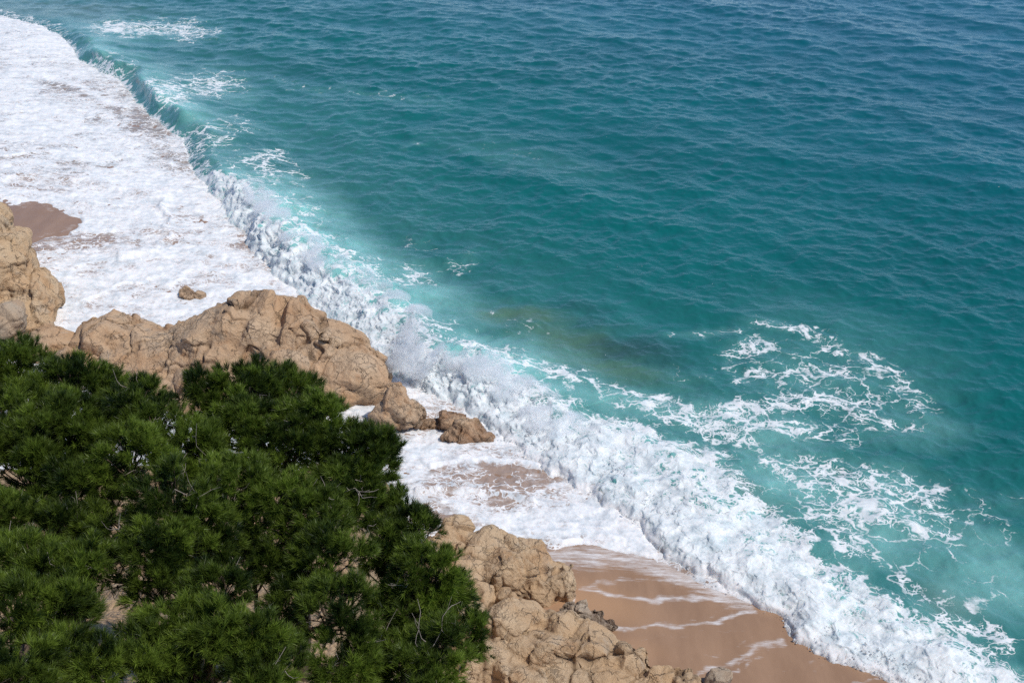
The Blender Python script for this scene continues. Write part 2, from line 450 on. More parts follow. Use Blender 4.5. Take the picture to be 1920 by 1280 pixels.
    k = np.nonzero((bump > .02) & (flat_ < .98))[0]
    Q3 = np.stack([x[k] + NX * 0, y[k], z[k] * 1.6], -1)
    b3 = np.abs(noise3(Q3 * 1.05, 171)) * .6 + np.abs(noise3(Q3 * 2.3, 172)) * .34 + np.abs(noise3(Q3 * 5, 173)) * .18 + .07 * noise3(Q3 * 11, 174)
    push = bump[k] * (1 - flat_[k]) * (.42 - b3) * (.32 + .22 * sstep(.5, 1.2, hb[k]))
    dx[k] += NX * .62 * push; dy[k] += NY * .62 * push; z[k] += .70 * push
    bx = fbm2(x * 2.2, y * 2.2, 3, 76); by = fbm2(x * 2.2, y * 2.2 + 50, 3, 77)
    dx += bump * .12 * bx; dy += bump * .12 * by
    z += np.where(thin, 1, 0) * (1 - sandm) * .035 * fbm2(x * 2.5, y * 2.5, 3, 78)

    # --- colour of the water body: deep teal, milky where full of air, paler at the crest as painted backlight, brown where a film lies over sand
    milk_glow = np.maximum(np.maximum(.95 * splat(wpx, wpy, MILK), 0.62 * white), .42 * pat)
    crest_glow = np.where(d > 0, 1, 0) * sstep(.2, .9, u) * sstep(2.8, 1.0, u) * sstep(.4, 1.2, hb)  # crest and upper front coloured lighter, standing in for light through the wave
    milk_glow = np.maximum(milk_glow, crest_glow * (0.72 + .2 * fb))
    milk_glow = np.maximum(milk_glow, (.70 * fb + .2) * sstep(7, 0, np.maximum(d - wb, 0)) * np.where(d > 0, 1, 0) * sstep(.4, 1.0, hb))
    milk_glow = np.maximum(milk_glow, .13 * sstep(20, 3, d) * np.where(d > 0, 1, 0))
    milk_glow *= 1 + .35 * fbm2(x * .4, y * .4, 4, 81)
    milk_glow = np.clip(milk_glow, 0, 1)[:, None]
    off = sstep(8, 75, d)[:, None]
    near = np.array([0.004, 0.118, 0.112]); deep = np.array([0.002, 0.096, 0.132])
    body = near * (1 - off) + deep * off
    body = body * (1 + .10 * fbm2(x * .05, y * .07, 3, 82))[:, None]
    body = body * (1 - milk_glow) + np.array([0.26, 0.56, 0.53]) * milk_glow
    reef = splat(wpx, wpy, [(980, 592, 80, 18, .08, .46), (1070, 640, 110, 28, .2, .42), (1150, 690, 120, 24, .2, .38), (1040, 605, 50, 16, 0, .25)])[:, None]
    body = body * (1 - reef) + np.array([0.14, 0.19, 0.085]) * reef
    dark = splat(wpx, wpy, [(1200, 655, 90, 20, .1, .6), (1240, 672, 60, 14, .1, .5), (1090, 575, 50, 12, .1, .35), (1130, 610, 60, 14, .1, .3)])[:, None]
    body = body * (1 - dark) + np.array([0.02, 0.055, 0.06]) * dark
    murky = sstep(1400, 1300, py)[:, None] * splat(wpx, wpy, [(1780, 1130, 60, 30, .4, .35), (1400, 930, 60, 20, .5, .3), (60, 18, 200, 16, 0, .45), (150, 30, 90, 12, .1, .35)])[:, None]
    body = body * (1 - murky) + np.array([0.16, 0.22, 0.18]) * murky
    sandy = np.where(thin, 1.0, np.where(px > 930, sstep(.5, .1, d), 0))[:, None]
    fb_ = np.where(py < 330, 1, 0)[:, None] * .45
    wets = np.array([0.30, 0.195, 0.135]) * (1 - fb_) + np.array([0.21, 0.195, 0.165]) * fb_
    body = body * (1 - sandy) + wets * sandy
    V = np.stack([x + dx, y + dy, z], -1)
    swash = np.where(thin, 1.0, 0.0)
    o = mesh_np('sea', V, F, MAT['sea'], True, None, {'foam': foam, 'swash': swash, 'milk_glow': milk_glow[:, 0] * (1 - swash), 'rough': np.clip(white + onfront * fb, 0, 1)}, {'body': np.clip(body, 0.001, 1)})
    tag(o, kind='structure')
    return V, F, d, hb

def mat_sea():
    m = N('sea_water')
    pos = m.n('ShaderNodeNewGeometry').outputs['Position']
    flat = m.n('ShaderNodeVectorMath', {0: pos, 1: (1, 1, 0)}, operation='MULTIPLY').outputs[0]
    wv = m.noise(flat, 0.55, 4, .55, 1)
    wv2 = m.noise(flat, 2.2, 3, .5, 1)
    def off(base, n, k):
        c = m.n('ShaderNodeVectorMath', {0: n, 1: (.5, .5, .5)}, operation='SUBTRACT').outputs[0]
        c = m.n('ShaderNodeVectorMath', {0: c, 'Scale': k}, operation='SCALE').outputs[0]
        return m.n('ShaderNodeVectorMath', {0: base, 1: c}, operation='ADD').outputs[0]
    q = off(off(flat, wv, 2.6), wv2, .55)
    q = m.n('ShaderNodeVectorMath', {0: q, 1: (1, 1, 0)}, operation='MULTIPLY').outputs[0]
    v1 = m.voro(q, 0.55); v2 = m.voro(q, 1.35); v3 = m.voro(q, 3.6)
    fb = m.noise(flat, 1.4, 8, .62)
    fine = m.noise(flat, 9, 5, .6)
    # lacy network of several sizes: the threads widen with the cover until the cells close
    foam = m.math('ADD', m.attr('foam'), m.math('MULTIPLY', m.math('SUBTRACT', fb, .5), .62))
    foam = m.math('ADD', foam, m.math('MULTIPLY', m.math('SUBTRACT', fine, .5), .22))
    def thread(v, start, gain):
        wd = m.math('MULTIPLY', m.math('MAXIMUM', m.math('SUBTRACT', foam, start), 0.0), gain)
        e = m.math('DIVIDE', v, m.math('ADD', wd, .004))
        return m.math('MULTIPLY', m.map(e, .35, 1.15, 1, 0), m.map(wd, .0, .05, 0, 1))
    f_sea = m.math('MAXIMUM', thread(v1, .20, .20), m.math('MAXIMUM', thread(v2, .30, .26), thread(v3, .42, .44)))
    f_sea = m.math('MAXIMUM', f_sea, m.map(foam, .92, 1.4))
    glint = m.noise(m.n('ShaderNodeMapping', {'Vector': flat, 'Scale': (1, 1.5, 1)}).outputs[0], 5.5, 2, .6)
    glint = m.math('MULTIPLY', m.map(glint, .73, .78), m.map(m.noise(flat, .09, 4, .6), .52, .66))  # small white specks painted into the foam mix as sun glints
    f_sea = m.math('MULTIPLY', m.math('MAXIMUM', f_sea, glint), .87)
    # swash: sheets of foam with long torn gaps
    st = m.n('ShaderNodeMapping', {'Vector': off(flat, wv, 1.2), 'Rotation': (0, 0, math.radians(8)), 'Scale': (.6, 1.25, 1)}).outputs[0]
    g1 = m.noise(st, .75, 9, .6); g2 = m.voro(off(st, wv2, .5), 2.2)
    Ls = m.math('ADD', m.math('MULTIPLY', m.math('SUBTRACT', g1, .5), 2.0), m.map(g2, 0, .3, .18, -.06, False))
    Ls = m.math('ADD', Ls, m.math('MULTIPLY', m.math('SUBTRACT', fine, .5), .3))
    f_sw = m.map(m.math('SUBTRACT', Ls, m.math('SUBTRACT', .62, m.attr('foam'))), -.12, .42, .10, .96)
    sw = m.attr('swash')
    q3 = m.n('ShaderNodeMapping', {'Vector': q, 'Rotation': (0, 0, math.radians(8)), 'Scale': (.7, 1.3, 1)}).outputs[0]
    s2 = m.voro(q3, 1.5); s3 = m.voro(q3, 3.6)
    f_sw = m.math('MAXIMUM', f_sw, m.math('MULTIPLY', m.math('MAXIMUM', thread(s2, .22, .22), thread(s3, .45, .4)), .9))
    f = m.n('ShaderNodeMix', {0: sw, 2: f_sea, 3: f_sw}, data_type='FLOAT').outputs[0]
    # water
    rip = m.n('ShaderNodeMapping', {'Vector': flat, 'Rotation': (0, 0, math.radians(-25)), 'Scale': (1, 1.7, 1)}).outputs[0]
    b1 = m.noise(rip, 3.6, 5, .6); 
    bw = m.n('ShaderNodeBump', {'Strength': .6, 'Distance': .05, 'Height': b1})
    body = m.attr('body', 'Color')
    wsh = m.n('ShaderNodeBsdfPrincipled', {'Base Color': body, 'Subsurface Weight': m.math('MULTIPLY', m.attr('milk_glow'), .8), 'Subsurface Radius': (.3, .75, .75), 'Subsurface Scale': 1.0, 'Roughness': .06, 'IOR': 1.333, 'Specular IOR Level': .40, 'Specular Tint': (.55, .84, 1, 1), 'Normal': bw.outputs[0]})
    # foam
    fv = m.noise(flat, 5, 6, .65)
    fl2 = m.noise(m.n('ShaderNodeMapping', {'Vector': off(flat, wv, 3.5), 'Rotation': (0, 0, math.radians(12)), 'Scale': (.3, 1.1, 1)}).outputs[0], 1.6, 7, .62)
    tone = m.math('ADD', m.math('MULTIPLY', fb, .45), m.math('MULTIPLY', fl2, .55))
    fcol = m.mixc(m.map(tone, .36, .58), (.60, .655, .69), (.88, .885, .885))
    hb = m.math('ADD', m.math('MULTIPLY', fv, .6), m.math('MULTIPLY', f, .5))
    rough = m.attr('rough')
    bf = m.n('ShaderNodeBump', {'Strength': .8, 'Distance': m.math('ADD', .018, m.math('MULTIPLY', rough, .05)), 'Height': hb})
    fsh = m.n('ShaderNodeBsdfPrincipled', {'Base Color': fcol, 'Roughness': .75, 'IOR': 1.2, 'Subsurface Weight': .6, 'Subsurface Radius': (.30, .34, .36), 'Subsurface Scale': 1.0, 'Normal': bf.outputs[0]})
    mx = m.n('ShaderNodeMixShader', {0: f, 1: wsh.outputs[0], 2: fsh.outputs[0]})
    return m.done(mx.outputs[0])

# ------------------------------------------------------------------ the sand
STREAK = [([(1140, 1205), (1230, 1200), (1330, 1182), (1400, 1180)], 3, .4), ([(1100, 1070), (1200, 1074), (1290, 1086)], 4, .5), ([(1290, 1232), (1380, 1212), (1440, 1186)], 3, .4), ([(1440, 1270), (1500, 1248), (1550, 1246)], 3, .45), ([(1085, 1100), (1160, 1118), (1260, 1122), (1395, 1122)], 7, .95), ([(1090, 1098), (1180, 1086), (1280, 1090)], 5, .7), ([(1180, 1085), (1270, 1092), (1300, 1104)], 4, .5),
          ([(1130, 1182), (1200, 1178), (1290, 1170), (1360, 1160), (1420, 1150)], 6, .9), ([(1290, 1165), (1350, 1145), (1400, 1135)], 3, .45),
          ([(1310, 1262), (1360, 1240), (1420, 1215), (1470, 1205)], 9, .8), ([(1380, 1240), (1425, 1232), (1400, 1248)], 6, .7), ([(1310, 1268), (1335, 1258), (1380, 1252)], 5, .8),
          ([(1530, 1262), (1525, 1240), (1570, 1225)], 7, .4), ([(1600, 1282), (1660, 1270)], 5, .7), ([(1060, 1040), (1160, 1048), (1260, 1068)], 10, .45), ([(1015, 1024), (1030, 1036), (1024, 1044)], 4, 1.1),
          ([(1075, 1126), (1081, 1119)], 4, 1.0), ([(20, 388), (60, 384), (110, 392)], 3, .6), ([(45, 452), (100, 440), (150, 425)], 4, .6)]
def build_sand():
    x, y, F = polar(azs(620), np.concatenate([np.linspace(4, 24, 20, endpoint=False), np.geomspace(24, 150, 620), np.geomspace(156, 1700, 30)]))
    d, *_ = to_break(x, y)
    z = land(d) + .02 * fbm2(x * .3, y * .3, 3, 91) * sstep(0, -2, d)
    P = np.stack([x, y, z], -1)
    px, py = project(P)
    foam = np.zeros(x.shape)
    w1 = 6 * fbm2(x * .9, y * .9, 4, 92)
    for pts, wd, am in STREAK:
        foam = np.maximum(foam, .74 * am * np.exp(-(line_d(px + 1.5 * w1, py + 1.3 * w1, pts) / (wd * .95)) ** 2))
    haze = .66 * sstep(46, 0, line_d(px + 2 * w1, py + w1, [(1030, 1040), (1180, 1045), (1310, 1090), (1400, 1128)]))
    foam = np.maximum(foam, haze)
    dry = sstep(-6, -11, d) * .0 + splat(px, py, [(1120, 1135, 90, 34, .2, .7), (1190, 1215, 60, 20, .2, .4), (1090, 1200, 60, 20, .2, .6)])
    o = mesh_np('sand_beach', P, F, MAT['sand'], True, None, {'foam': foam, 'dry': dry})
    tag(o, kind='structure')
def mat_sand():
    m = N('wet_sand')
    pos = m.n('ShaderNodeNewGeometry').outputs['Position']
    st = m.n('ShaderNodeMapping', {'Vector': pos, 'Rotation': (0, 0, math.radians(32)), 'Scale': (1, .3, 1)}).outputs[0]
    n1 = m.noise(st, 1.2, 6, .6); n2 = m.noise(pos, 24, 4, .7); n3 = m.noise(pos, 120, 2, .6)
    c = m.mixc(m.map(n1, .3, .7), (.275, .165, .098), (.345, .213, .130))
    c = m.mixc(m.math('MULTIPLY', m.map(n3, .35, .7), .22), c, (.48, .31, .21))
    dry = m.attr('dry')
    c = m.mixc(dry, c, (.46, .27, .145))
    fz = m.noise(m.n('ShaderNodeMapping', {'Vector': pos, 'Rotation': (0, 0, math.radians(-6)), 'Scale': (.22, 1, 1)}).outputs[0], 6, 8, .72)
    f = m.map(m.math('ADD', m.attr('foam'), m.math('MULTIPLY', m.math('SUBTRACT', fz, .5), 1.5)), .25, 1.05)
    c = m.mixc(m.math('MULTIPLY', f, .92), c, (.80, .80, .80))
    rgh = m.math('ADD', .20, m.math('MULTIPLY', m.math('MAXIMUM', dry, f), .4))
    hgt = m.math('ADD', m.math('MULTIPLY', n2, .5), m.math('MULTIPLY', f, .7))
    b = m.n('ShaderNodeBump', {'Strength': .35, 'Distance': .03, 'Height': hgt})
    p = m.n('ShaderNodeBsdfPrincipled', {'Base Color': c, 'Roughness': rgh, 'IOR': 1.35, 'Normal': b.outputs[0]})
    return m.done(p.outputs[0])

# ------------------------------------------------------------------ rocks
def mat_rock(name, a, b, dark, wet=0.0, seed=0.0):
    m = N(name)
    tc = m.n('ShaderNodeNewGeometry').outputs['Position']
    pos = m.n('ShaderNodeVectorMath', {0: tc, 1: (seed, seed * 1.7, seed * .3)}, operation='ADD').outputs[0]
    n1 = m.noise(pos, .55, 6, .6); n2 = m.noise(pos, 3.0, 7, .68); n3 = m.noise(pos, 32, 3, .7); n4 = m.noise(pos, 1.3, 5, .6, 0, dist=.8)
    c = m.mixc(m.map(n1, .35, .65), a, b)
    c = m.mixc(m.math('MULTIPLY', m.map(n2, .52, .78), .6), c, tuple(v * .66 for v in a))
    c = m.mixc(m.math('MULTIPLY', m.map(n4, .56, .72), .45), c, (.47, .40, .31))
    c = m.mixc(m.math('MULTIPLY', m.map(n3, .5, .75), .4), c, (.56, .45, .34))
    c = m.mixc(m.math('MULTIPLY', m.map(n3, .5, .28), .35), c, (.16, .10, .065))
    n6 = m.noise(pos, .8, 5, .62, 0, dist=.5)
    c = m.mixc(m.math('MULTIPLY', m.map(n6, .50, .68), .5), c, tuple(v * k for v, k in zip(a, (.82, .66, .52))))
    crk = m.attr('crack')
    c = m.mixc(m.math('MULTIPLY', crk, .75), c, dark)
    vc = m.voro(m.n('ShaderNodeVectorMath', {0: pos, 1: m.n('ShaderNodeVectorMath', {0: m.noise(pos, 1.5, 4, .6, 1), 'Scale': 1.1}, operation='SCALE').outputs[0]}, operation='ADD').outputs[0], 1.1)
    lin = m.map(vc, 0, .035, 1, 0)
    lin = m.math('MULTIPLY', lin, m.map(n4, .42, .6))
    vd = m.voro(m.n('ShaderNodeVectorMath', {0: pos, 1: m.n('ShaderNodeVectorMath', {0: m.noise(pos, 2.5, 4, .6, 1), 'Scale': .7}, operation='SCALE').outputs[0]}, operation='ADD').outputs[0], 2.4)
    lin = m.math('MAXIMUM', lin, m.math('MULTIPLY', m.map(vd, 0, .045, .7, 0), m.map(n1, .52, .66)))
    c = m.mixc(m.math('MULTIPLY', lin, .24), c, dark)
    wt = m.attr('wet')
    wc = m.n('ShaderNodeMix', {0: m.math('MULTIPLY', wt, .85), 6: c, 7: (.50, .40, .33, 1)}, data_type='RGBA', blend_type='MULTIPLY').outputs[2]
    hgt = m.math('ADD', m.math('MULTIPLY', n2, 1.0), m.math('MULTIPLY', n3, .22))
    hgt = m.math('SUBTRACT', hgt, m.math('MULTIPLY', lin, .7))
    n5 = m.noise(pos, 9, 6, .75)
    hgt = m.math('ADD', hgt, m.math('MULTIPLY', n5, .55))
    bp = m.n('ShaderNodeBump', {'Strength': 1.0, 'Distance': .13, 'Height': hgt})
    rgh = m.map(wt, 0, 1, .85, .22, False)
    p = m.n('ShaderNodeBsdfPrincipled', {'Base Color': wc, 'Roughness': rgh, 'Normal': bp.outputs[0]})
    return m.done(p.outputs[0])

def hull_block(bm, q, c, mx, rd, mz, tilt):
    q = q * np.array([mx, rd, mz])
    ct, st = math.cos(tilt), math.sin(tilt)
    q = np.stack([q[:, 0] * ct + q[:, 2] * st, q[:, 1], -q[:, 0] * st + q[:, 2] * ct], -1)
    vs = [bm.verts.new(tuple(c + p)) for p in q]
    res = bmesh.ops.convex_hull(bm, input=vs)
    junk = {e for e in res['geom_interior'] + res['geom_unused'] if isinstance(e, bmesh.types.BMVert)}
    bmesh.ops.delete(bm, geom=list(junk), context='VERTS')
def rock(name, label, lumps, voxel, seed, mat, cell=1.6, nblk=2, crack=.12, rough=.16, wet_z=0.0, wet_w=.5, cat='rock', group=None, aniso=(1, 1, 1)):
    """lumps: (px, py, rx px, ry px, Y, depth radius m, tilt) - worn angular blocks, merged into one weathered mass"""
    r = np.random.default_rng(seed)
    bm = bmesh.new()
    for (cx, cy, rx, ry, Y, rd, tilt) in lumps:
        c = at_y(cx, cy, Y)
        sl_ = np.linalg.norm(c - np.array([0, 0, CAM_H]))
        mx = rx * sl_ / FPX
        vdir = math.cos(math.atan2(CAM_H - c[2], c[1]))
        mz = ry * sl_ / FPX / max(vdir, .5)
        blocks = [(np.zeros(3), 1.0, 26)]
        for _ in range(nblk):
            v = r.normal(size=3); v /= np.linalg.norm(v); v[1] = -abs(v[1]) * .8 + .1
            blocks.append((v * r.uniform(.45, .68), r.uniform(.32, .5), 12))
        for off, sc, n in blocks:
          q = r.normal(size=(n, 3)); q /= np.linalg.norm(q, axis=1)[:, None]
          q = np.sign(q) * np.abs(q) ** .8
          q = off + sc * q * r.uniform(.90, 1.08, size=(n, 1)) * (1 if sc == 1 else np.array([1.25, 1, .8]))
          hull_block(bm, q, c, mx, rd, mz, tilt)
    me = bpy.data.meshes.new('tmp'); bm.to_mesh(me); bm.free()
    to = bpy.data.objects.new('tmp', me); COL.objects.link(to)
    md = to.modifiers.new('r', 'REMESH'); md.mode = 'VOXEL'; md.voxel_size = voxel
    ms = to.modifiers.new('s', 'SMOOTH'); ms.factor = .5; ms.iterations = 3
    dg = bpy.context.evaluated_depsgraph_get()
    ev = to.evaluated_get(dg).to_mesh()
    nv, nf = len(ev.vertices), len(ev.polygons)
    V = np.empty(nv * 3, np.float32); ev.vertices.foreach_get('co', V); V = V.reshape(-1, 3).astype(float)
    NN = np.empty(nv * 3, np.float32); ev.vertices.foreach_get('normal', NN); NN = NN.reshape(-1, 3).astype(float)
    Fq = np.empty(len(ev.loops), np.int32); ev.loops.foreach_get('vertex_index', Fq); Fq = Fq.reshape(-1, 4)
    to.to_mesh_clear() if hasattr(to, 'to_mesh_clear') else None
    bpy.data.objects.remove(to, do_unlink=True); bpy.data.meshes.remove(me)
    Q = V * np.array(aniso)
    warp = np.stack([fbm3(Q * .7 + 5, 3, seed), fbm3(Q * .7 + 25, 3, seed + 1), fbm3(Q * .7 + 45, 3, seed + 2)], -1)
    f1, f2, cid, v1 = worley3((Q + .35 * warp) / cell, seed)
    e1 = f2 - f1
    g1, g2, cid2, v2 = worley3((Q + .2 * warp) / (cell * .42), seed + 5)
    e2 = g2 - g1
    pres = sstep(-.25, .35, fbm3(Q * .5 + 60, 2, seed + 7))
    pres2 = sstep(.0, .5, fbm3(Q * .8 + 90, 2, seed + 8))
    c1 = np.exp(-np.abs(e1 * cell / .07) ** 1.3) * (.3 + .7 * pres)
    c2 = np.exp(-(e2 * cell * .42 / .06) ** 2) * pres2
    def tilt(c, v):
        n = np.stack([np.sin(c * 91.7), np.cos(c * 57.3), np.sin(c * 133.1 + 1)], -1)
        return (n * v).sum(1)
    disp = rough * .45 * fbm3(Q * .35, 2, seed + 3) + (cid - .5) * .55 * rough + .13 * cell * rough / .16 * tilt(cid, v1)
    disp += pres2 * ((cid2 - .5) * .28 * rough + .14 * cell * .42 * rough / .16 * tilt(cid2, v2))
    wq = Q + .45 * warp
    disp += .75 * rough * (np.abs(noise3(wq * np.array([.8, .8, 1.3]), seed + 21)) ** .6 - .5) + .30 * rough * (np.abs(noise3(wq * np.array([1.9, 1.9, 2.8]), seed + 22)) ** .6 - .5)
    disp += .18 * rough * fbm3(Q * 3.6, 3, seed + 4, .7)
    disp -= crack * c1 * 1.25 + crack * .6 * c2
    V = V + NN * disp[:, None]
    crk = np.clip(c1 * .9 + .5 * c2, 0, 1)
    wet = np.clip(sstep(wet_z + wet_w, wet_z - wet_w * .3, V[:, 2] + .35 * fbm3(Q * .9 + 7, 3, seed + 9)), 0, 1)
    c0 = V.mean(0); base = np.array([c0[0], c0[1], 0.0])
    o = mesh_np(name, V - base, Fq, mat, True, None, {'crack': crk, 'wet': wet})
    o.location = base
    tag(o, label, cat, group)
    return o

# ------------------------------------------------------------------ hillside
def hill_z(x, y):
    z = np.interp(y, [2, 8, 12, 20, 24, 30, 38, 46], [24.76, 19.3, 15.9, 11.9, 9.9, 6.8, 2.8, -1.5])
    z = np.where(y < 2, 24.76 - .15 * (y - 2), z)
    z = z - 2.6 * np.maximum(0, x + 1.3 + .094 * y)
    z = z + .45 * fbm2(x * .35, y * .35, 4, 101) + .18 * fbm2(x * 1.3, y * 1.3, 4, 102)
    return np.maximum(z, -2.5)
def build_hill():
    gx = np.linspace(-60, 40, 420); gy = np.concatenate([np.linspace(-60, 4, 40, endpoint=False), np.linspace(4, 46, 360)])
    X, Y = np.meshgrid(gx, gy)
    x, y = X.ravel(), Y.ravel()
    nr, nc = X.shape
    idx = np.arange(nr * nc).reshape(nr, nc)
    F = np.stack([idx[:-1, :-1], idx[:-1, 1:], idx[1:, 1:], idx[1:, :-1]], -1).reshape(-1, 4)
    o = mesh_np('hillside', np.stack([x, y, hill_z(x, y)], -1), F, MAT['hill'])
    tag(o, kind='structure')
def mat_hill():
    m = N('stony_slope')
    pos = m.n('ShaderNodeNewGeometry').outputs['Position']
    n1 = m.noise(pos, 1.2, 7, .65); v = m.voro(pos, 9, 'F1'); n3 = m.noise(pos, 22, 4, .7)
    c = m.mixc(m.map(n1, .35, .65), (.42, .27, .15), (.50, .36, .22))
    c = m.mixc(m.math('MULTIPLY', m.map(n3, .45, .7), .7), c, (.20, .12, .07))
    h = m.math('ADD', m.math('MULTIPLY', v, -1.0), m.math('MULTIPLY', n3, .6))
    b = m.n('ShaderNodeBump', {'Strength': .9, 'Distance': .09, 'Height': h})
    p = m.n('ShaderNodeBsdfPrincipled', {'Base Color': c, 'Roughness': .95, 'Normal': b.outputs[0]})
    return m.done(p.outputs[0])

# ------------------------------------------------------------------ pines
def mat_needle():
    m = N('pine_needles')
    a = m.attr('tint_shade')
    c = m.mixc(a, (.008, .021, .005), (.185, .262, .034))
    p = m.n('ShaderNodeBsdfPrincipled', {'Base Color': c, 'Roughness': .42, 'IOR': 1.4})
    t = m.n('ShaderNodeBsdfTranslucent', {'Color': m.mixc(a, (.04, .08, .01), (.17, .29, .03))})
    mx = m.n('ShaderNodeMixShader', {0: .28, 1: p.outputs[0], 2: t.outputs[0]})
    return m.done(mx.outputs[0])
def mat_bark(name, a, b):
    m = N(name)
    pos = m.n('ShaderNodeNewGeometry').outputs['Position']
    n = m.noise(pos, 14, 6, .7)
    bmp = m.n('ShaderNodeBump', {'Strength': .8, 'Distance': .03, 'Height': n})
    p = m.n('ShaderNodeBsdfPrincipled', {'Base Color': m.mixc(m.map(n, .3, .7), a, b), 'Roughness': .9, 'Normal': bmp.outputs[0]})
    return m.done(p.outputs[0])

def unit(v):
    return v / (np.linalg.norm(v, axis=-1, keepdims=True) + 1e-9)
class Tubes:
    """collects tapered bent tubes into one continuous woody mesh"""
    def __init__(s): s.V, s.F, s.n = [], [], 0
    def add(s, pts, radii, k=6):
        pts = np.asarray(pts, float); m = len(pts)
        t = unit(np.gradient(pts, axis=0))
        ref = np.array([.3, .2, .93]) if abs(t[0][2]) < .9 else np.array([1., 0, 0])
        a = unit(np.cross(t, ref)); b = np.cross(t, a)
        an = np.arange(k) * 2 * np.pi / k
        ring = pts[:, None, :] + np.asarray(radii)[:, None, None] * (np.cos(an)[None, :, None] * a[:, None, :] + np.sin(an)[None, :, None] * b[:, None, :])
        s.V.append(ring.reshape(-1, 3))
        i = np.arange(m - 1)[:, None] * k + np.arange(k)[None, :]
        j = np.arange(m - 1)[:, None] * k + (np.arange(k)[None, :] + 1) % k
        s.F.append(np.stack([i, j, j + k, i + k], -1).reshape(-1, 4) + s.n)
        s.n += m * k
    def build(s, name, mat, parent):
        return mesh_np(name, np.concatenate(s.V), np.concatenate(s.F), mat, True, parent)
def limb(p0, p1, r, sag=.15, n=7, wob=.06):
    t = np.linspace(0, 1, n)[:, None]
    p = p0 * (1 - t) + p1 * t
    L = np.linalg.norm(p1 - p0)
    p = p + np.array([0, 0, -sag * L]) * (t * (1 - t) * 2) + r.normal(size=(n, 3)) * wob * L * .3 * np.sin(np.pi * t)
    return p

